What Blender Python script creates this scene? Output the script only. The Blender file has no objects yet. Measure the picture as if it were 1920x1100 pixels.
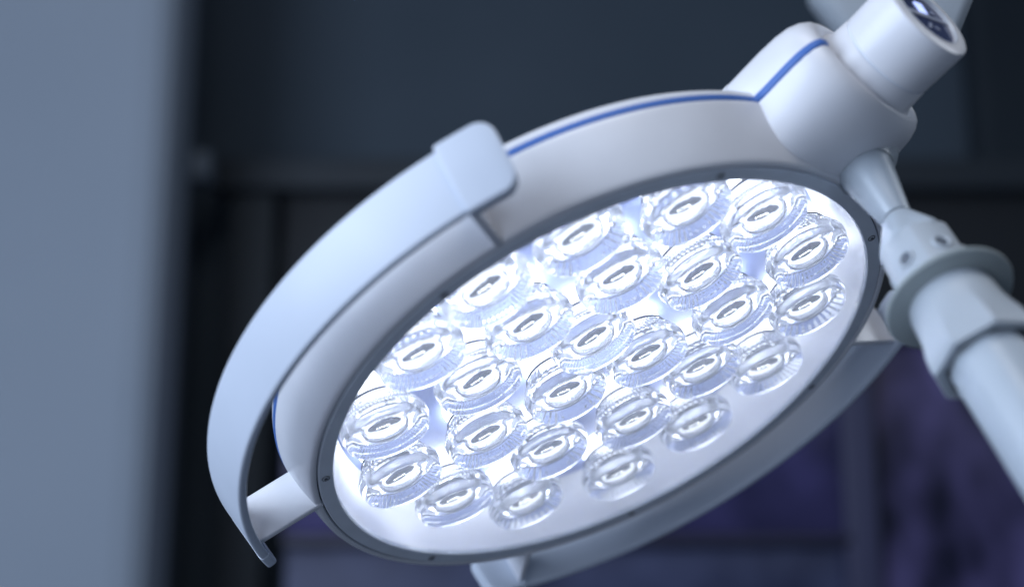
import bpy, bmesh, math, random
from mathutils import Vector, Matrix
from math import sin, cos, pi, radians as R
random.seed(4)
SC = bpy.context.scene
COL = SC.collection

# ---------------------------------------------------------------- camera
F_PX, W_PX, H_PX = 2700.0, 1920.0, 1100.0
PITCH = R(13)
cam_d = bpy.data.cameras.new('camera'); cam = bpy.data.objects.new('camera', cam_d); COL.objects.link(cam)
cam.location = (0, 0, 1.45); cam.rotation_euler = (R(90) + PITCH, 0, 0)
cam_d.sensor_fit = 'HORIZONTAL'; cam_d.sensor_width = 36.0
cam_d.lens = 36.0 * F_PX / W_PX
cam_d.clip_start = 0.05; cam_d.clip_end = 60
cam_d.dof.use_dof = True; cam_d.dof.focus_distance = 0.985; cam_d.dof.aperture_fstop = 2.35
cam_d.dof.aperture_blades = 0
SC.camera = cam
CAM_M = Matrix.Translation(cam.location) @ cam.rotation_euler.to_matrix().to_4x4()

def cam_vec(x, y, z):          # x right, y down, z ahead of the camera -> world direction
    return (CAM_M.to_3x3() @ Vector((x, -y, -z)))
def cam_pt(x, y, z):
    return CAM_M @ Vector((x, -y, -z))
def at_px(px, py, Y):          # world point on the vertical plane y = Y seen at this pixel
    d = cam_vec((px - W_PX / 2) / F_PX, (py - H_PX / 2) / F_PX, 1.0)
    t = (Y - cam.location.y) / d.y
    return Vector(cam.location) + d * t

# ---------------------------------------------------------------- world and lights
w = bpy.data.worlds.new('World'); SC.world = w; w.use_nodes = True
bg = w.node_tree.nodes['Background']; bg.inputs[0].default_value = (0.30, 0.42, 0.62, 1); bg.inputs[1].default_value = 0.13
SC.view_settings.view_transform = 'Standard'; SC.view_settings.look = 'None'
SC.view_settings.exposure = 0.0; SC.view_settings.gamma = 1.0
SC.cycles.max_bounces = 16; SC.cycles.transmission_bounces = 14; SC.cycles.transparent_max_bounces = 16
SC.cycles.glossy_bounces = 6; SC.cycles.diffuse_bounces = 3
SC.cycles.sample_clamp_indirect = 12.0
SC.cycles.use_denoising = True

def area(name, pos, target, size, power, col):
    d = bpy.data.lights.new(name, 'AREA'); d.shape = 'RECTANGLE'; d.size = size[0]; d.size_y = size[1]
    d.energy = power; d.color = col
    o = bpy.data.objects.new(name, d); COL.objects.link(o)
    o.location = pos; o.rotation_euler = (Vector(target) - Vector(pos)).to_track_quat('-Z', 'Y').to_euler()
    return o
LAMP_C = cam_pt(0.068, 0.066, 0.997)
area('window_light', cam_pt(-2.15, -0.95, -0.25), LAMP_C, (2.0, 1.9), 86, (0.70, 0.81, 1.0))
area('ceiling_light', cam_pt(0.1, -2.3, 0.35), LAMP_C, (1.3, 1.0), 16, (1.0, 0.97, 0.97))
area('handle_fill_light', cam_pt(-0.9, 0.15, -1.3), LAMP_C, (1.0, 1.2), 9, (0.74, 0.82, 1.0))  # added off-frame fill that lifts the inner face of the lower handle
area('side_light', cam_pt(1.8, -1.0, 1.3), cam_pt(.3, 0, .9), (0.35, 1.0), 8, (0.80, 0.88, 1.0))

# ---------------------------------------------------------------- materials
def mat(name, col, rough=.4, metal=0, spec=.5, emis=None, estr=0, bump=0, bscale=400, coat=0, var=0, vscale=8, trans=0, sss=0):
    m = bpy.data.materials.new(name); m.use_nodes = True
    nt = m.node_tree; p = nt.nodes['Principled BSDF']
    p.inputs['Base Color'].default_value = (*col, 1); p.inputs['Roughness'].default_value = rough
    p.inputs['Metallic'].default_value = metal; p.inputs['Specular IOR Level'].default_value = spec
    p.inputs['Coat Weight'].default_value = coat; p.inputs['Coat Roughness'].default_value = .15
    p.inputs['Transmission Weight'].default_value = trans
    if emis: p.inputs['Emission Color'].default_value = (*emis, 1); p.inputs['Emission Strength'].default_value = estr
    tc = nt.nodes.new('ShaderNodeTexCoord')
    if var:
        n = nt.nodes.new('ShaderNodeTexNoise'); n.inputs['Scale'].default_value = vscale; n.inputs['Detail'].default_value = 6
        nt.links.new(tc.outputs['Object'], n.inputs['Vector'])
        mr = nt.nodes.new('ShaderNodeMapRange'); mr.inputs[1].default_value = .3; mr.inputs[2].default_value = .7
        mr.inputs[3].default_value = 1 - var; mr.inputs[4].default_value = 1 + var
        nt.links.new(n.outputs['Fac'], mr.inputs[0])
        mx = nt.nodes.new('ShaderNodeVectorMath'); mx.operation = 'SCALE'; mx.inputs[0].default_value = col
        nt.links.new(mr.outputs[0], mx.inputs['Scale']); nt.links.new(mx.outputs[0], p.inputs['Base Color'])
        r2 = nt.nodes.new('ShaderNodeMapRange'); r2.inputs[1].default_value = .3; r2.inputs[2].default_value = .7
        r2.inputs[3].default_value = rough * .85; r2.inputs[4].default_value = min(1, rough * 1.2)
        nt.links.new(n.outputs['Fac'], r2.inputs[0]); nt.links.new(r2.outputs[0], p.inputs['Roughness'])
    if bump:
        n = nt.nodes.new('ShaderNodeTexNoise'); n.inputs['Scale'].default_value = bscale; n.inputs['Detail'].default_value = 3
        nt.links.new(tc.outputs['Object'], n.inputs['Vector'])
        b = nt.nodes.new('ShaderNodeBump'); b.inputs['Strength'].default_value = bump; b.inputs['Distance'].default_value = .001
        nt.links.new(n.outputs['Fac'], b.inputs['Height']); nt.links.new(b.outputs[0], p.inputs['Normal'])
    return m
M = {}
M['shell'] = mat('white_shell_plastic', (.77, .79, .84), .33, bump=.03, bscale=700, var=.035, vscale=22)
M['shell2'] = mat('white_handle_plastic', (.61, .68, .79), .38, bump=.03, bscale=900, var=.015, vscale=20)
M['ring'] = mat('grey_gasket_rubber', (.74, .80, .88), .5, bump=.05, bscale=1200, var=.05, vscale=40)
M['dark'] = mat('dark_gap_rubber', (.02, .025, .035), .6)
M['blue'] = mat('blue_seam_rubber', (.06, .165, .50), .5)
M['arm'] = mat('painted_arm_metal', (.42, .47, .52), .36, var=.02, vscale=30)
M['armgloss'] = mat('satin_arm_metal', (.42, .48, .54), .38, metal=.05, var=.02, vscale=30)
M['flange'] = mat('flange_metal', (.33, .38, .39), .45, var=.03, vscale=30)
M['socket'] = mat('recessed_socket_metal', (.10, .12, .15), .4)
M['screw'] = mat('screw_metal', (.10, .12, .15), .35, metal=.7)
M['plate'] = mat('lavender_base_plate', (.40, .48, .80), .4, var=.03, vscale=30)
M['bowl'] = mat('glossy_white_bowl', (.86, .88, .93), .22, var=.02, vscale=40)
M['gold'] = mat('gold_contact', (.75, .62, .25), .35, metal=.6)
M['holder'] = mat('led_holder_added_glow', (.85, .88, .95), .3, emis=(.84, .90, 1.0), estr=7.0)  # emission added to the holder cups to light the bowl and plate
M['led'] = mat('led_sparkle_glow', (1, 1, 1), .3, emis=(.88, .94, 1.0), estr=14)
M['window'] = mat('dark_blue_camera_window', (.02, .03, .12), .12, coat=.6)
M['bar'] = mat('grey_window_bar', (.30, .34, .46), .3)
M['lit'] = mat('lit_blue_marker', (.5, .6, 1), .3, emis=(.45, .55, 1.0), estr=1.1)

def glass_mat():
    m = bpy.data.materials.new('clear_acrylic_lens'); m.use_nodes = True
    nt = m.node_tree; nt.nodes.clear()
    out = nt.nodes.new('ShaderNodeOutputMaterial')
    g = nt.nodes.new('ShaderNodeBsdfGlass'); g.inputs['Color'].default_value = (.985, .99, 1, 1); g.inputs['Roughness'].default_value = 0.0; g.inputs['IOR'].default_value = 1.47
    tr = nt.nodes.new('ShaderNodeBsdfTranslucent'); tr.inputs['Color'].default_value = (.90, .94, 1, 1); mx = nt.nodes.new('ShaderNodeMixShader'); mx.inputs[0].default_value = .10
    nt.links.new(g.outputs[0], mx.inputs[1]); nt.links.new(tr.outputs[0], mx.inputs[2]); nt.links.new(mx.outputs[0], out.inputs[0])
    return m
M['glass'] = glass_mat()
def pane_mat():
    m = bpy.data.materials.new('clear_cover_pane'); m.use_nodes = True
    nt = m.node_tree; nt.nodes.clear()
    out = nt.nodes.new('ShaderNodeOutputMaterial'); mix = nt.nodes.new('ShaderNodeMixShader')
    t = nt.nodes.new('ShaderNodeBsdfTransparent'); g = nt.nodes.new('ShaderNodeBsdfGlossy'); g.inputs['Roughness'].default_value = .06
    lw = nt.nodes.new('ShaderNodeLayerWeight'); lw.inputs['Blend'].default_value = .5
    pw = nt.nodes.new('ShaderNodeMath'); pw.operation = 'POWER'; pw.inputs[1].default_value = 4.0
    ma = nt.nodes.new('ShaderNodeMath'); ma.operation = 'MULTIPLY_ADD'; ma.inputs[1].default_value = .9; ma.inputs[2].default_value = .012; ma.use_clamp = True
    nt.links.new(lw.outputs['Facing'], pw.inputs[0]); nt.links.new(pw.outputs[0], ma.inputs[0])
    nt.links.new(ma.outputs[0], mix.inputs[0]); nt.links.new(t.outputs[0], mix.inputs[1]); nt.links.new(g.outputs[0], mix.inputs[2])
    tc = nt.nodes.new('ShaderNodeTexCoord'); n1 = nt.nodes.new('ShaderNodeTexNoise'); n1.inputs['Scale'].default_value = 14; n1.inputs['Detail'].default_value = 8
    mr = nt.nodes.new('ShaderNodeMapRange'); mr.inputs[1].default_value = .45; mr.inputs[2].default_value = .75; mr.inputs[3].default_value = .035; mr.inputs[4].default_value = .08
    df = nt.nodes.new('ShaderNodeBsdfTranslucent'); m2 = nt.nodes.new('ShaderNodeMixShader')
    nt.links.new(tc.outputs['Object'], n1.inputs['Vector']); nt.links.new(n1.outputs['Fac'], mr.inputs[0]); nt.links.new(mr.outputs[0], m2.inputs[0])
    nt.links.new(mix.outputs[0], m2.inputs[1]); nt.links.new(df.outputs[0], m2.inputs[2])
    nt.links.new(m2.outputs[0], out.inputs[0]); return m
M['pane'] = pane_mat()

# ---------------------------------------------------------------- mesh helpers
def link(name, me, m, parent=None, smooth=True, sharp=35):
    if smooth:
        for p in me.polygons: p.use_smooth = True
        if sharp is not None: me.set_sharp_from_angle(angle=R(sharp))
    me.materials.append(m)
    o = bpy.data.objects.new(name, me); COL.objects.link(o)
    if parent: o.parent = parent
    return o
def bm_obj(name, bm, m, parent=None, smooth=True, sharp=35, mw=None):
    bmesh.ops.remove_doubles(bm, verts=bm.verts, dist=1e-7)
    bmesh.ops.recalc_face_normals(bm, faces=bm.faces)
    me = bpy.data.meshes.new(name); bm.to_mesh(me); bm.free()
    if mw is not None: me.transform(mw)
    return link(name, me, m, parent, smooth, sharp)
def lathe(bm, prof, n=96, close=False, fn=None, mat4=None):
    rings = []
    for (r, z) in prof:
        if r < 1e-6:
            rings.append([bm.verts.new((0, 0, z))])
        else:
            ring = []
            for i in range(n):
                a = 2 * pi * i / n; rr = fn(a, r, z) if fn else r
                ring.append(bm.verts.new((rr * cos(a), rr * sin(a), z)))
            rings.append(ring)
    pairs = list(zip(rings, rings[1:]))
    if close: pairs.append((rings[-1], rings[0]))
    for A, B in pairs:
        for i in range(n):
            j = (i + 1) % n
            if len(A) == 1 and len(B) == 1: continue
            if len(A) == 1: bm.faces.new((A[0], B[i], B[j]))
            elif len(B) == 1: bm.faces.new((A[i], A[j], B[0]))
            else: bm.faces.new((A[i], A[j], B[j], B[i]))
    if mat4 is not None: bmesh.ops.transform(bm, matrix=mat4, verts=bm.verts)
    return bm
def loft(bm, loops, cap=True, closed_path=False):
    L = [[bm.verts.new(p) for p in lp] for lp in loops]
    n = len(L[0]); prs = list(zip(L, L[1:]))
    if closed_path: prs.append((L[-1], L[0]))
    for A, B in prs:
        for i in range(n):
            j = (i + 1) % n; bm.faces.new((A[i], A[j], B[j], B[i]))
    if cap and not closed_path:
        bm.faces.new(L[0][::-1]); bm.faces.new(L[-1])
    return bm
def tube(path, r, n=12, up=Vector((0, 0, 1)), flat=1.0, closed=False):
    loops = []
    N = len(path)
    for i, p in enumerate(path):
        a = path[(i - 1) % N] if (closed or i > 0) else path[i]
        b = path[(i + 1) % N] if (closed or i < N - 1) else path[i]
        t = (Vector(b) - Vector(a)).normalized(); s = t.cross(up).normalized(); q = s.cross(t)
        loops.append([Vector(p) + s * (r * flat * cos(2 * pi * k / n)) + q * (r * sin(2 * pi * k / n)) for k in range(n)])
    return loft(bmesh.new(), loops, True, closed)
def box_bm(a, b, bev=0, seg=3):
    bm = bmesh.new(); bmesh.ops.create_cube(bm, size=1)
    for v in bm.verts:
        v.co = Vector([a[i] if v.co[i] < 0 else b[i] for i in range(3)])
    if bev: bmesh.ops.bevel(bm, geom=list(bm.edges), offset=bev, segments=seg, profile=.5, affect='EDGES')
    return bm
def tag(o, label=None, cat=None, group=None, kind=None):
    if label: o['label'] = label
    if cat: o['category'] = cat
    if group: o['group'] = group
    if kind: o['kind'] = kind
    return o
def empty(name, mw):
    o = bpy.data.objects.new(name, None); COL.objects.link(o); o.empty_display_size = .05
    o.matrix_world = mw; return o
def copy_tree(o, parent=None):
    c = o.copy(); COL.objects.link(c)
    if parent: c.parent = parent
    for ch in [x for x in SC.objects if x.parent == o]:
        copy_tree(ch, c)
    return c

# ---------------------------------------------------------------- background room
def wall_mat(name, c1, c2, scale, rough=.7, detail=3, stretch=(1, 1, 1)):
    m = bpy.data.materials.new(name); m.use_nodes = True; nt = m.node_tree; p = nt.nodes['Principled BSDF']
    tc = nt.nodes.new('ShaderNodeTexCoord'); mp = nt.nodes.new('ShaderNodeMapping'); mp.inputs['Scale'].default_value = stretch
    n = nt.nodes.new('ShaderNodeTexNoise'); n.inputs['Scale'].default_value = scale; n.inputs['Detail'].default_value = detail
    cr = nt.nodes.new('ShaderNodeValToRGB'); cr.color_ramp.elements[0].position = .35; cr.color_ramp.elements[1].position = .68
    cr.color_ramp.elements[0].color = (*c1, 1); cr.color_ramp.elements[1].color = (*c2, 1)
    nt.links.new(tc.outputs['Object'], mp.inputs[0]); nt.links.new(mp.outputs[0], n.inputs['Vector'])
    nt.links.new(n.outputs['Fac'], cr.inputs[0]); nt.links.new(cr.outputs[0], p.inputs['Base Color'])
    p.inputs['Roughness'].default_value = rough; p.inputs['Specular IOR Level'].default_value = .2
    return m
YB = 3.6
def px_box(x0, y0, x1, y1, Y, depth, bev=.004):
    a = at_px(x0, y1, Y); b = at_px(x1, y0, Y)
    return box_bm((a.x, Y, a.z), (b.x, Y + depth, b.z), bev, 2)
m_wall = wall_mat('dark_slate_wall', (.048, .070, .096), (.062, .086, .116), 1.2)
o = bm_obj('wall', box_bm((-3.2, YB, 0), (3.2, YB + .1, 3.4)), m_wall, None, False); tag(o, kind='structure')
m_floor = wall_mat('grey_room_floor', (.10, .12, .15), (.13, .15, .19), 3)
o = bm_obj('floor', box_bm((-3.2, -2.5, -.1), (3.2, YB - .004, 0)), m_floor, None, False); tag(o, kind='structure')
m_pale = wall_mat('pale_partition_paint', (.27, .325, .40), (.31, .365, .44), .8)
xe = at_px(300, 550, 3.0).x
o = bm_obj('partition_wall', box_bm((-3.2, 3.0, .004), (xe, 3.26, 3.4), .07), m_pale, None, False); tag(o, kind='structure')
xj = at_px(338, 550, 3.2).x
o = bm_obj('wall_post', box_bm((xe - .05, 3.2, .004), (xj, 3.28, 3.4), .02), wall_mat('slate_post_paint', (.07, .09, .115), (.08, .10, .13), 2), None, False); tag(o, kind='structure')
xr = at_px(1835, 300, YB - .1).x
o = bm_obj('wall_shade_panel', box_bm((xr, YB - .12, .004), (3.2, YB - .004, 3.4), .03), wall_mat('wall_shade_black', (.018, .026, .036), (.024, .034, .045), 2), None, False); tag(o, kind='structure')  # added near-black panel standing for the wall falling off into dark
# -- shelf rail sticking out beside the partition
r = bm_obj('wall_rail', px_box(250, 282, 392, 332, 3.25, .08), mat('slate_rail', (.13, .17, .22), .6), None); tag(r, 'short slate-blue rail end out of focus beside the pale partition', 'rail')
# -- dark doorway under the lintel
m_blk = mat('black_door_paint', (.014, .018, .024), .7); m_dk = mat('dark_door_frame', (.022, .031, .041), .7)
e = empty('dark_cupboard', Matrix.Translation(at_px(800, 1100, 3.45)))
def child_box(name, bm, m, par):
    o = bm_obj(name, bm, m, None); mw = o.matrix_world.copy(); o.parent = par
    o.matrix_parent_inverse = par.matrix_world.inverted(); return o
tag(e, 'dark blurred cupboard front with lintel standing behind the lamp handle', 'cupboard')
bpy.context.view_layer.update()
child_box('lintel', px_box(395, 296, 1960, 352, 3.40, .1), mat('lintel_paint', (.022, .031, .042), .7), e)
child_box('door', px_box(392, 352, 516, 1250, 3.44, .05), m_dk, e)
child_box('door', px_box(528, 358, 1960, 600, 3.46, .05), m_blk, e)
# -- violet glass cabinet lower right
m_vio = wall_mat('violet_glass_panel', (.035, .035, .095), (.088, .080, .235), 5, .3, 4)
m_vio2 = wall_mat('violet_dark_panel', (.010, .012, .030), (.125, .110, .27), 8, .35, 5, (1, 1, .5))
m_fr = mat('cabinet_frame_paint', (.045, .050, .11), .6)
c = empty('glass_cabinet', Matrix.Translation(at_px(1200, 1100, 3.2)))
tag(c, 'blurred violet glass-fronted cabinet with thin uprights in the lower right background', 'cabinet')
bpy.context.view_layer.update()
child_box('glass_panel', px_box(528, 630, 1600, 1000, 3.28, .02), m_vio, c)
child_box('glass_panel', px_box(1628, 640, 2100, 1250, 3.28, .02), m_vio2, c)
child_box('lower_panel', px_box(528, 1022, 1600, 1250, 3.28, .02), wall_mat('violet_lower_panel', (.030, .038, .085), (.07, .085, .17), 6, .4, 3), c)
child_box('upright', px_box(1600, 610, 1628, 1250, 3.25, .05), m_fr, c)
child_box('rail', px_box(528, 1000, 1600, 1022, 3.25, .05), mat('cabinet_rail_paint', (.018, .02, .05), .5), c)
child_box('top_rail', px_box(528, 600, 2100, 634, 3.25, .05), m_fr, c)

# ---------------------------------------------------------------- the lamp head
Uc = Vector((.88847907, -.45891713, 0)); Vc = Vector((-.25296579, -.48975031, -.8343578)); Nc = Vector((.38290109, .74130945, -.55122324))
U, V, N = cam_vec(*Uc), cam_vec(*Vc), cam_vec(*Nc)
rot = Matrix((U, V, N)).transposed().to_4x4()
LM = Matrix.Translation(cam_pt(.06803184, .06609486, .99718643)) @ rot
lamp = empty('surgical_lamp', LM)
tag(lamp, 'round white surgical lamp head full of glowing clear LED lenses, tilted towards the viewer', 'surgical lamp')

# front housing, rear shell
prof = [(.2112, -.006), (.2114, -.0012), (.2120, 0), (.2135, .0004), (.2150, 0), (.2161, -.0012), (.2172, -.004), (.2192, -.010), (.2215, -.018),
        (.2236, -.027), (.2250, -.034), (.2259, -.039), (.2263, -.0418), (.2261, -.0432), (.2252, -.0434)]
bm_obj('front_housing', lathe(bmesh.new(), prof + [(.2050, -.0438), (.2050, -.006)], 192, True), M['shell'], lamp)
prof = [(.2254, -.0472), (.2261, -.0478), (.2262, -.0495), (.2252, -.0530), (.2215, -.0570), (.212, -.0610), (.18, -.066), (.10, -.0705), (0, -.072)]
bm_obj('rear_shell', lathe(bmesh.new(), [(.0, -.0476), (.21, -.0474)] + prof, 192), M['shell'], lamp)

# hub (elliptical neck of the housing towards the joint)
PHI = R(30)
EH = Vector((cos(PHI), sin(PHI), 0)); WH = Vector((-sin(PHI), cos(PHI), 0)); ZH = Vector((0, 0, 1))
def sec(s, hw, zc, hf, exf, hb, exb, n=96):
    out = []
    for k in range(n):
        a = 2 * pi * k / n; ca, sa = cos(a), sin(a)
        hz, ex = (hf, exf) if sa >= 0 else (hb, exb)
        out.append(EH * s + WH * (hw * math.copysign(abs(ca) ** (2 / ex), ca)) + ZH * (zc + hz * math.copysign(abs(sa) ** (2 / ex), sa)))
    return out
ZHB = -.0455
hub = [sec(.040, .0590, ZHB - .0030, .0004, 4.2, .0230, 3.2), sec(.120, .0603, ZHB - .0030, .0004, 4.2, .0330, 3.4), sec(.2056, .0605, ZHB - .0030, .0004, 4.2, .0350, 3.6),
       sec(.2058, .0605, ZHB, .0432, 4.2, .0380, 3.6), sec(.212, .0605, ZHB, .0440, 3.7, .0382, 3.6),
       sec(.220, .0605, ZHB, .0445, 3.0, .0386, 3.6), sec(.235, .0605, ZHB, .0448, 2.6, .0390, 3.6), sec(.248, .0602, ZHB, .0448, 2.35, .0390, 3.5),
       sec(.257, .0590, ZHB, .0445, 2.25, .0388, 3.3), sec(.2635, .0565, ZHB, .0430, 2.2, .0380, 3.0), sec(.2675, .0530, ZHB, .0410, 2.15, .0370, 2.7),
       sec(.2692, .0495, ZHB, .0395, 2.1, .0360, 2.4), sec(.2692, .0460, ZHB, .0380, 2.05, .0350, 2.2), sec(.2680, .0425, ZHB, .0370, 2.0, .0340, 2.0),
       sec(.2660, .0385, ZHB, .0360, 2.0, .0330, 2.0), sec(.2640, .030, ZHB, .030, 2.0, .030, 2.0)]
bm_obj('joint_hub', loft(bmesh.new(), hub), M['shell'], lamp, sharp=60)

# blue seam running round the disc and over the hub
pts = []
half = math.asin(.0603 / .2262)
a0, a1 = PHI + half, PHI - half + 2 * pi
RS, ZS = .2252, -.0455
for i in range(181):
    a = a0 + (a1 - a0) * i / 180; pts.append(Vector((RS * cos(a), RS * sin(a), ZS)))
def hubpt(s, ww, z=ZS): return EH * s + WH * ww + ZH * z
side = [(.225, .0599), (.235, .0599), (.246, .0598), (.254, .0591), (.2595, .0575), (.2635, .0557), (.2668, .0530), (.2685, .0500), (.2690, .0465)]
pts = [hubpt(s, w_ , ZS - .0005 * k) for k, (s, w_) in reversed(list(enumerate(side)))] + pts + [hubpt(s, -w_) for s, w_ in side]
bm_obj('blue_seam', tube(pts, .0032, 12, flat=.52), M['blue'], lamp, sharp=None)

# gasket ring with its screws
bm_obj('gasket_ring', lathe(bmesh.new(), [(.1996, -.010), (.1999, -.0012), (.2006, 0), (.2098, 0), (.2105, -.0007), (.2108, -.0035), (.2108, -.010)], 192, True), M['ring'], lamp)
bm_obj('gasket_groove', lathe(bmesh.new(), [(.2105, -.0030), (.2116, -.0030), (.2116, -.005), (.2105, -.005)], 192, True), M['dark'], lamp)
def screw_bm():
    bm = bmesh.new()
    lathe(bm, [(0, .0003), (.0019, .0003), (.0024, 0), (.0024, -.003)], 20)
    return bm
sb = screw_bm()
s0 = bm_obj('screw', sb, M['ring'], lamp)
tor = bmesh.new(); lathe(tor, [(.0023, .0004), (.0027, .0004), (.0027, .0001), (.0023, .0001)], 24, True)
rim = bm_obj('rim', tor, M['dark'], s0)
cr = box_bm((-.0013, -.0003, .0002), (.0013, .0003, .0006))
cb = bmesh.ops.duplicate(cr, geom=list(cr.verts) + list(cr.edges) + list(cr.faces))
bmesh.ops.rotate(cr, verts=[v for v in cb['geom'] if isinstance(v, bmesh.types.BMVert)], cent=(0, 0, 0), matrix=Matrix.Rotation(pi / 2, 3, 'Z'))
for v in cb['geom']:
    if isinstance(v, bmesh.types.BMVert): v.co.z += .00005
me = bpy.data.meshes.new('slot'); cr.to_mesh(me); cr.free(); slot = link('slot', me, M['dark'], s0, False)
for k in range(7):
    a = R(5.7 + k * 360 / 7)
    o = s0 if k == 0 else copy_tree(s0, lamp)
    o.location = (.2056 * cos(a), .2056 * sin(a), .0001); o.rotation_euler = (0, 0, random.uniform(0, 3))

# bowl and base plate, cover pane
bm_obj('bowl_wall', lathe(bmesh.new(), [(.1997, -.0035), (.1996, -.006), (.1975, -.022), (.1925, -.036), (.187, -.0432), (.184, -.0446), (.204, -.0446), (.2045, -.006), (.2040, -.0035)], 160, True), M['bowl'], lamp)
plate_prof = [(0, -.0436), (.1868, -.0436), (.1875, -.0441), (.1875, -.0455), (0, -.0455)]
plate = bm_obj('base_plate', lathe(bmesh.new(), plate_prof, 128), M['plate'], lamp)
bm_obj('cover_pane', lathe(bmesh.new(), [(0, -.0012), (.1995, -.0012), (.1995, -.0032), (0, -.0032)], 128), M['pane'], lamp)

# lenses
M['board'] = mat('led_board_added_glow', (.8, .82, .9), .4, emis=(.84, .90, 1), estr=2.0)  # emission added, stands for LED light falling on the board
RIM_R = .0288
NR = 44
def lens_mesh(NR=44, amp=1.0, wave=.006, dome=0.0):
    bm = bmesh.new()
    # outer skin: front face, rim, faceted total reflection cone, back ring, cavity
    prof = [(0, .0040 + dome), (.010, .0040 + dome * .8), (.018, .0039 + dome * .3), (.0240, .0036), (.0262, .0030), (.0271, .0018), (.0277, -.0010), (RIM_R - .0006, -.0030), (RIM_R, -.0042), (RIM_R - .0001, -.0056),
            (.0284, -.0068), (.0275, -.0086), (.0266, -.0102), (.0256, -.0118), (.0246, -.0133), (.0235, -.0148), (.0224, -.0162), (.0213, -.0175), (.0204, -.0186),
            (.0198, -.0196), (.0190, -.0215), (.0186, -.0228),
            (.0160, -.0230), (.0154, -.0222), (.0153, -.0170), (.0150, -.0112), (.0140, -.0098), (.0120, -.0094), (.0070, -.0091), (0, -.0090)]
    def fn(a, r, z):
        i = round(a / (2 * pi) * NR * 2)
        if -.0190 < z < -.0060 and r > .0165:
            k = 0.015 if z > -.010 else 0.024
            return r * (1 + amp * (k if i % 2 else -k) + wave * math.sin(z * 2600))
        if z < -.0112 and .0145 < r < .0156:
            return r * (1 + (.004 if i % 2 else -.004))
        return r
    lathe(bm, prof, NR * 2, fn=fn)
    bmesh.ops.remove_doubles(bm, verts=bm.verts, dist=1e-7)
    bmesh.ops.recalc_face_normals(bm, faces=bm.faces)
    me = bpy.data.meshes.new('lens'); bm.to_mesh(me); bm.free()
    for p in me.polygons:
        c = p.center; r = math.hypot(c.x, c.y)
        p.use_smooth = (c.z > -.0058) or (c.z < -.0188) or (c.z > -.0150 and r < .0142)
    me.materials.append(M['glass'])
    return me
LENSES = [lens_mesh(44), lens_mesh(56, .7, .010), lens_mesh(34, .9, .004, .0004), lens_mesh(72, .35, .014, .0002)]
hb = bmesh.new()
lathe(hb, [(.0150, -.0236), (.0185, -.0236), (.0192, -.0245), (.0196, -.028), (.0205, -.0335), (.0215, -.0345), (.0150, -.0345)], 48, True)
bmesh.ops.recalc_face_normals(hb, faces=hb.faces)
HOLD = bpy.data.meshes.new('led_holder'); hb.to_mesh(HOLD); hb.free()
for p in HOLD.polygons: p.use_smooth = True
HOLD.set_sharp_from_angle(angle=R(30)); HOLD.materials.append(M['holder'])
lb = bmesh.new()
rl = random.Random(9)
for k in range(6):
    x = -.0050 + .0016 * k + rl.uniform(-.0003, .0003); h = rl.uniform(.0003, .0007); y = -.0006 + rl.uniform(-.0004, .0004)
    t = box_bm((x - .0003, y - h, -.0125), (x + .0003, y + h, -.0121), .0001, 1)
    me_ = bpy.data.meshes.new('tmp'); t.to_mesh(me_); t.free(); lb.from_mesh(me_); bpy.data.meshes.remove(me_)
LED = bpy.data.meshes.new('led_sparkle'); lb.to_mesh(LED); lb.free(); LED.materials.append(M['led'])  # glowing ticks shaped as the broken sparkle line of the LED light
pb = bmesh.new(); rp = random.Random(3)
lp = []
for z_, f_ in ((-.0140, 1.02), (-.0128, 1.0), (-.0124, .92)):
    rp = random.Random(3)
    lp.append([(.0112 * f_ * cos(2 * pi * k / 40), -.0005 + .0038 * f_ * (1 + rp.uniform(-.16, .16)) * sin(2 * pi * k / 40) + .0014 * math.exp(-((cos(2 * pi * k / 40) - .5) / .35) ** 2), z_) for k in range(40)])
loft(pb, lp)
STREAK = bpy.data.meshes.new('dark_reflection_streak'); pb.to_mesh(STREAK); pb.free(); STREAK.materials.append(mat('reflection_streak_slate', (.07, .09, .17), .45))  # dark insert shaped as the room's dark reflection in the cavity
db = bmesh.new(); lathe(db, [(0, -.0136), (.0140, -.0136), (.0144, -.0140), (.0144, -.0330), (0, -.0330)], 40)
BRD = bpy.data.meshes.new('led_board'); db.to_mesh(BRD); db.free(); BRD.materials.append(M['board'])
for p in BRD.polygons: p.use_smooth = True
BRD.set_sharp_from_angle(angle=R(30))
gb = bmesh.new()
lathe(gb, [(.0206, -.0194), (.0213, -.0184), (.0222, -.0188), (.0214, -.0204)], 72, True)
bmesh.ops.recalc_face_normals(gb, faces=gb.faces)
GR = bpy.data.meshes.new('dark_reflection_ring'); gb.to_mesh(GR); gb.free()
for p in GR.polygons: p.use_smooth = True
GR.materials.append(mat('reflection_ring_dark', (.05, .06, .10), .3))  # added dark ring standing for the dark reflection on the lens shoulder

LPOS = [(0.0902, 0.1374), (0.138, 0.0873), (0.1627, 0.0182), (0.022, 0.1626), (0.036, 0.1014), (0.0866, 0.0585), (0.1013, -0.0071),
        (0.1563, -0.05), (-0.0426, 0.1592), (-0.0296, 0.1001), (0.0044, 0.0482), (0.0341, -0.0053), (0.0681, -0.0609), (0.1154, -0.1067),
        (-0.0987, 0.1284), (-0.0763, 0.0673), (-0.0284, 0.0005), (0.0072, -0.0849), (0.0505, -0.1404), (-0.1444, 0.0705),
        (-0.0916, -0.0033), (-0.0586, -0.0653), (-0.0202, -0.1555), (-0.1573, 0.0013), (-0.137, -0.0657), (-0.0936, -0.1247)]
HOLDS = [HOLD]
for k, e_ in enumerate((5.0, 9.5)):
    hm = HOLD.copy(); mm = M['holder'].copy(); mm.node_tree.nodes['Principled BSDF'].inputs['Emission Strength'].default_value = e_; hm.materials[0] = mm; HOLDS.append(hm)
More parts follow.
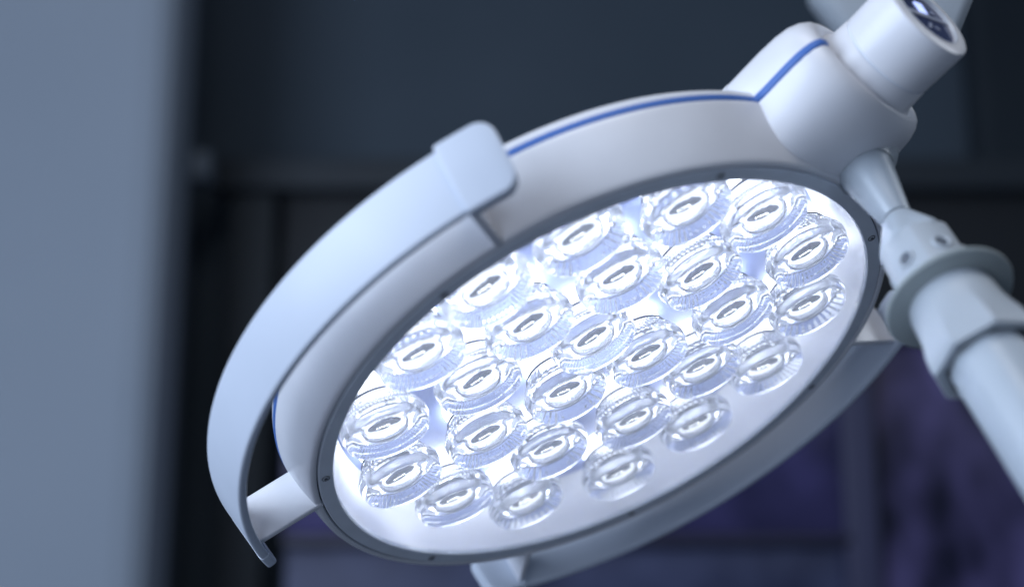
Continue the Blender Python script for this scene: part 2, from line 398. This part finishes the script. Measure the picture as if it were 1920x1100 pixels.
sb_ = bmesh.new(); lathe(sb_, [(.0236, -.0343), (.0242, -.0334), (.0250, -.0334), (.0256, -.0343)], 56)
SEAT = bpy.data.meshes.new('seat_ring'); bmesh.ops.recalc_face_normals(sb_, faces=sb_.faces); sb_.to_mesh(SEAT); sb_.free()
for p in SEAT.polygons: p.use_smooth = True
SEAT.materials.append(M['plate'])
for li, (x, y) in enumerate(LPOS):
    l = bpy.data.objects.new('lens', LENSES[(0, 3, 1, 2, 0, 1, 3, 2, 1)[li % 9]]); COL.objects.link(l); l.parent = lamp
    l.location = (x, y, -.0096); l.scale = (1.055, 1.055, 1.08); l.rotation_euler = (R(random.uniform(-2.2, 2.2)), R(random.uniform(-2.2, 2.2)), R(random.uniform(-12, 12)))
    for nm, me in (('seat_ring', SEAT), ('led_holder', HOLDS[(0, 2, 1, 0, 2)[li % 5]]), ('led_sparkle', LED), ('led_board', BRD), ('dark_reflection_streak', STREAK), ('dark_reflection_ring', GR)):
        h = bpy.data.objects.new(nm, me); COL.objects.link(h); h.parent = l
# small hardware on the plate
for k in range(4):
    bmk = bmesh.new(); lathe(bmk, [(0, .0005), (.0012, .0005), (.0015, .0001)], 16)
    t = k / 3
    o = bm_obj('contact_pad', bmk, M['gold'], plate)
    o.location = (.0609 + .0095 * t + (.002 if k == 3 else 0), .0785 - .0105 * t, -.0436)
for k in range(6):
    a = R(-6 + 60 * k)
    bmk = bmesh.new(); lathe(bmk, [(0, .0008), (.0018, .0008), (.0024, .0001)], 16)
    o = bm_obj('plate_screw', bmk, M['screw'], plate); o.location = (.181 * cos(a), .181 * sin(a), -.0436)

# ---------------------------------------------------------------- bow handles
def rrect(w, h, r, n=6):
    out = []
    for cx, cy, a0 in ((w / 2 - r, h / 2 - r, 0), (-w / 2 + r, h / 2 - r, 90), (-w / 2 + r, -h / 2 + r, 180), (w / 2 - r, -h / 2 + r, 270)):
        for k in range(n + 1):
            a = R(a0 + 90 * k / n); out.append((cx + r * cos(a), cy + r * sin(a)))
    return out
def band(a_start, a_end, p_near, p_far, thick, rc0, rc1, off=0.0, edge=.0022, n=60):
    """curved bar: section line from p_near (r, z) to p_far (r, z), outer face there, thickness inwards; rc = corner radius of its ends"""
    L = math.hypot(p_far[0] - p_near[0], p_far[1] - p_near[1])
    dr, dz = (p_far[0] - p_near[0]) / L, (p_far[1] - p_near[1]) / L
    nr, nz = -dz, dr            # outward
    if nr < 0: nr, nz = -nr, -nz
    rm = .268
    st = []
    K = 8
    for k in range(K + 1):
        th = pi / 2 * k / K; st.append((a_start + (rc0 * (1 - cos(th))) / rm, rc0 * (1 - sin(th))))
    for k in range(1, n):
        st.append((a_start + rc0 / rm + (a_end - a_start - (rc0 + rc1) / rm) * k / n, 0))
    for k in range(K + 1):
        th = pi / 2 * (1 - k / K); st.append((a_end - (rc1 * (1 - cos(th))) / rm, rc1 * (1 - sin(th))))
    loops = []
    for a, inset in st:
        wloc = L + 2 * off - 2 * inset
        first = inset > .0001
        th = thick + 2 * off
        pts2 = rrect(wloc, th, min(edge, th * .45), 4)
        lp = []
        for (x, y) in pts2:
            s = L / 2 + x; d = -thick / 2 + y
            r = p_near[0] + dr * s + nr * d; z = p_near[1] + dz * s + nz * d
            lp.append((r * cos(a), r * sin(a), z))
        loops.append(lp)
    return loft(bmesh.new(), loops)
def handle(a0, a1, strut0, strut1, name, zs=(-.0345, -.0345)):
    T = .0066
    h = bm_obj(name, band(R(a0 + 6.6), R(a1 - 4.0), (.2645, .006), (.2745, -.034), T, .001, .001), M['shell2'], lamp, sharp=50)
    e1 = bm_obj('grip_end', band(R(a0), R(a0 + 7.2), (.2653, .0066), (.2755, -.0350), T + .0014, .0105, .0016, .0014, n=10), M['shell2'], h, sharp=50)
    e2 = bm_obj('grip_end', band(R(a1 - 4.2), R(a1), (.2645, .006), (.2745, -.034), T, .0012, .006, .0004, n=10), M['shell2'], h, sharp=50)
    for (p, q), zt in zip((strut0, strut1), zs):
        p = Vector((*p, 0)); q = Vector((*q, 0)); d = (q - p); L = d.length; d.normalize()
        bmx = box_bm((0, -.0026, zt), (L, .0026, .0008), .0012, 3)
        rotm = Matrix((d, Vector((-d.y, d.x, 0)), Vector((0, 0, 1)))).transposed().to_4x4()
        bm_obj('strut', bmx, M['shell'], h, mw=Matrix.Translation(p) @ rotm)
    return h
handle(89.5, 179.2, ((-.0235, .2130), (-.0300, .2625)), ((-.2070, .0425), (-.2605, .0350)), 'handle')
handle(233, 331, ((-.1120, -.1790), (-.1335, -.2270)), ((.1800, -.1110), (.2170, -.1440)), 'handle', (-.0345, -.070))

# ---------------------------------------------------------------- knob on the hub (camera module)
ph2 = R(39)
KA = Vector((cos(ph2), sin(ph2), .08)).normalized()            # knob axis in the lamp's frame
KW = (WH - KA * WH.dot(KA)).normalized(); KZ = KA.cross(KW)
kn = Matrix.Translation(EH * .266 + ZH * -.0425) @ Matrix((KW, -KZ, KA)).transposed().to_4x4() @ Matrix.Translation((0, 0, -.266))
kb = bm_obj('knob_base', lathe(bmesh.new(), [(0, .250), (.0390, .250), (.0388, .262), (.0375, .2655), (.0352, .2685), (.0338, .2715), (.0328, .2845), (.0322, .2853), (0, .2853)], 96, mat4=kn), M['shell'], lamp)
bm_obj('knob_groove', lathe(bmesh.new(), [(.0300, .2846), (.0317, .2850), (.0317, .2868), (.0300, .2872)], 96, True, mat4=kn), M['ring'], lamp)
knob = bm_obj('control_knob', lathe(bmesh.new(), [(0, .2865), (.0322, .2865), (.0327, .2872), (.0327, .3185), (.0322, .3204), (.0308, .3213), (.0245, .3216), (.0232, .3212), (.0228, .3200), (.0228, .3185), (0, .3185)], 96, mat4=kn), M['shell'], lamp)
bm_obj('window_disc', lathe(bmesh.new(), [(0, .3194), (.0226, .3194), (.0227, .3187)], 64, mat4=kn), M['window'], knob)
bm_obj('window_rim', lathe(bmesh.new(), [(.0226, .3205), (.0236, .3218), (.0244, .3218), (.0242, .3210)], 64, True, mat4=kn), mat('bright_rim', (.62, .67, .75), .3), knob)
def kbox(name, x0, y0, x1, y1, zt, m, rz=0):
    bm = box_bm((x0, y0, .3188), (x1, y1, .3194 + zt), .0002, 2)
    if rz: bmesh.ops.rotate(bm, verts=bm.verts, cent=((x0 + x1) / 2, (y0 + y1) / 2, .319), matrix=Matrix.Rotation(R(rz), 3, 'Z'))
    bmesh.ops.transform(bm, matrix=kn, verts=bm.verts)
    return bm_obj(name, bm, m, knob)
kbox('window_bar', -.0205, -.0012, .0205, .0020, .0010, M['bar'])
kbox('lit_marker', -.0045, .0030, .0035, .0125, .0008, M['lit'])
kbox('symbol', -.0070, -.0095, -.0030, -.0075, .0006, M['bar'], 25)
kbox('symbol', .0005, -.0100, .0050, -.0080, .0006, M['bar'], -25)
kbox('symbol', -.0010, -.0070, .0010, -.0050, .0006, M['bar'])
kbox('symbol', -.0140, .0060, -.0105, .0080, .0006, M['bar'], 20)

# ---------------------------------------------------------------- articulated arm from the hub towards the viewer
P0 = cam_pt(*(Vector((.2232261, -.07796852, .91124758))))
Mz = cam_vec(.2177, .6605, -.7194).normalized()
Mx = (U - Mz * U.dot(Mz)).normalized(); My = Mz.cross(Mx)
AM = Matrix.Translation(P0) @ Matrix((Mx, My, Mz)).transposed().to_4x4()
arm = empty('support_arm', AM)
tag(arm, 'grey-white metal support arm with cone joint, round flange and thick tube', 'support arm')
bm_obj('cone_base', lathe(bmesh.new(), [(0, -.02), (.0270, -.02), (.0266, -.009), (.0240, -.0045), (.0212, -.0015), (.0192, .0), (.0186, .0015), (.0180, .0022)], 72), M['arm'], arm)
bm_obj('upper_cone', lathe(bmesh.new(), [(0, -.003), (.0172, -.003), (.0176, .0022), (.0170, .006), (.0098, .0485), (.0094, .0494), (0, .0494)], 72), M['armgloss'], arm)
bm_obj('joint_gap', lathe(bmesh.new(), [(0, .048), (.0088, .048), (.0086, .0512), (0, .0512)], 48), M['dark'], arm)
def cone2(a, r, z):
    return r * (1 + .05 * max(0, min(1, (z - .055) / .02)) * cos(6 * a + .6))
bm_obj('lower_cone', lathe(bmesh.new(), [(0, .0505), (.0094, .0505), (.0101, .0512), (.0128, .0570), (.0178, .0680), (.0205, .0745), (.0214, .0780), (.0214, .0800)], 96, fn=cone2), M['armgloss'], arm)
collar = bm_obj('collar', lathe(bmesh.new(), [(.0205, .0775), (.0217, .0782), (.0222, .0794), (.0222, .122)], 96, fn=lambda a, r, z: r * (.975 / cos(((a + .44) % (pi / 3)) - pi / 6) * .35 + .65)), M['arm'], arm)
ca = []
for k in range(6):
    a = R(60 * k + 5)
    bmk = bmesh.new(); lathe(bmk, [(0, -.0012), (.0030, -.0010), (.0040, .0006), (.0052, .0009), (.0058, .0002), (.0058, -.002)], 24)
    rm = Matrix.Translation((.0223 * cos(a), .0223 * sin(a), .098)) @ Matrix((Vector((-sin(a), cos(a), 0)), Vector((0, 0, 1)), Vector((cos(a), sin(a), 0)))).transposed().to_4x4()
    s = bm_obj('set_screw', bmk, M['arm'], collar, mw=rm)
    bmk = bmesh.new(); lathe(bmk, [(0, .0003), (.0026, .0004), (.0036, .0002), (.0036, -.002)], 20)
    bm_obj('socket', bmk, M['socket'], s, mw=rm)
bm_obj('flange', lathe(bmesh.new(), [(0, .1212), (.0368, .1212), (.0380, .1220), (.0384, .1230), (.0380, .1240), (.0368, .1248), (0, .1248)], 96), M['flange'], arm)
def nutfn(a, r, z):
    k = max(0, min(1, (z - .138) / .022))
    aa = ((a + .2) % (pi / 4)) - pi / 8
    return r * (1 + k * (.96 / cos(aa) - 1)) if k > 0 else r
bm_obj('sleeve', lathe(bmesh.new(), [(.020, .1240), (.0252, .1248), (.0258, .1270), (.0263, .136), (.0270, .144), (.0284, .152), (.0302, .160), (.0312, .168), (.0312, .172), (.0304, .1742), (.0262, .1745), (.0250, .1738)], 120, fn=nutfn), M['arm'], arm)
bm_obj('sleeve_shadow_gap', lathe(bmesh.new(), [(.0258, .1725), (.0246, .1735), (.0240, .1725)], 96), M['dark'], arm)
bm_obj('tube', lathe(bmesh.new(), [(0, .165), (.0228, .165), (.0228, .45), (0, .45)], 96, fn=lambda a, r, z: r * (1 + .012 * cos(8 * a))), M['armgloss'], arm)

# ---------------------------------------------------------------- second blurred arm piece behind the knob
ba = empty('rear_bracket', Matrix.Translation(cam_pt(.33, -.25, 1.10)))
tag(ba, 'blurred pale rounded bracket behind the control knob at the upper right edge', 'bracket')
bpy.context.view_layer.update()
def cam_box(name, c, half, rz, bev, m, par, ry=0):
    bm = box_bm((-half[0], -half[1], -half[2]), half, bev, 6)
    cm = Matrix.Translation(cam_pt(*c)) @ CAM_M.to_3x3().to_4x4() @ Matrix.Rotation(R(rz), 4, 'Z') @ Matrix.Rotation(R(ry), 4, 'Y')
    bmesh.ops.transform(bm, matrix=cm, verts=bm.verts)
    o = bm_obj(name, bm, m, None); o.parent = par; o.matrix_parent_inverse = par.matrix_world.inverted(); return o
def px3(px, py, z): return ((px - 960) / F_PX * z, (py - 550) / F_PX * z, z)
cam_box('bracket_arm', px3(1690, -60, 1.55), (.10, .045, .03), 38, .02, M['arm'], ba)
cam_box('bracket_head', px3(1742, 8, 1.08), (.027, .034, .02), -22, .010, M['arm'], ba)
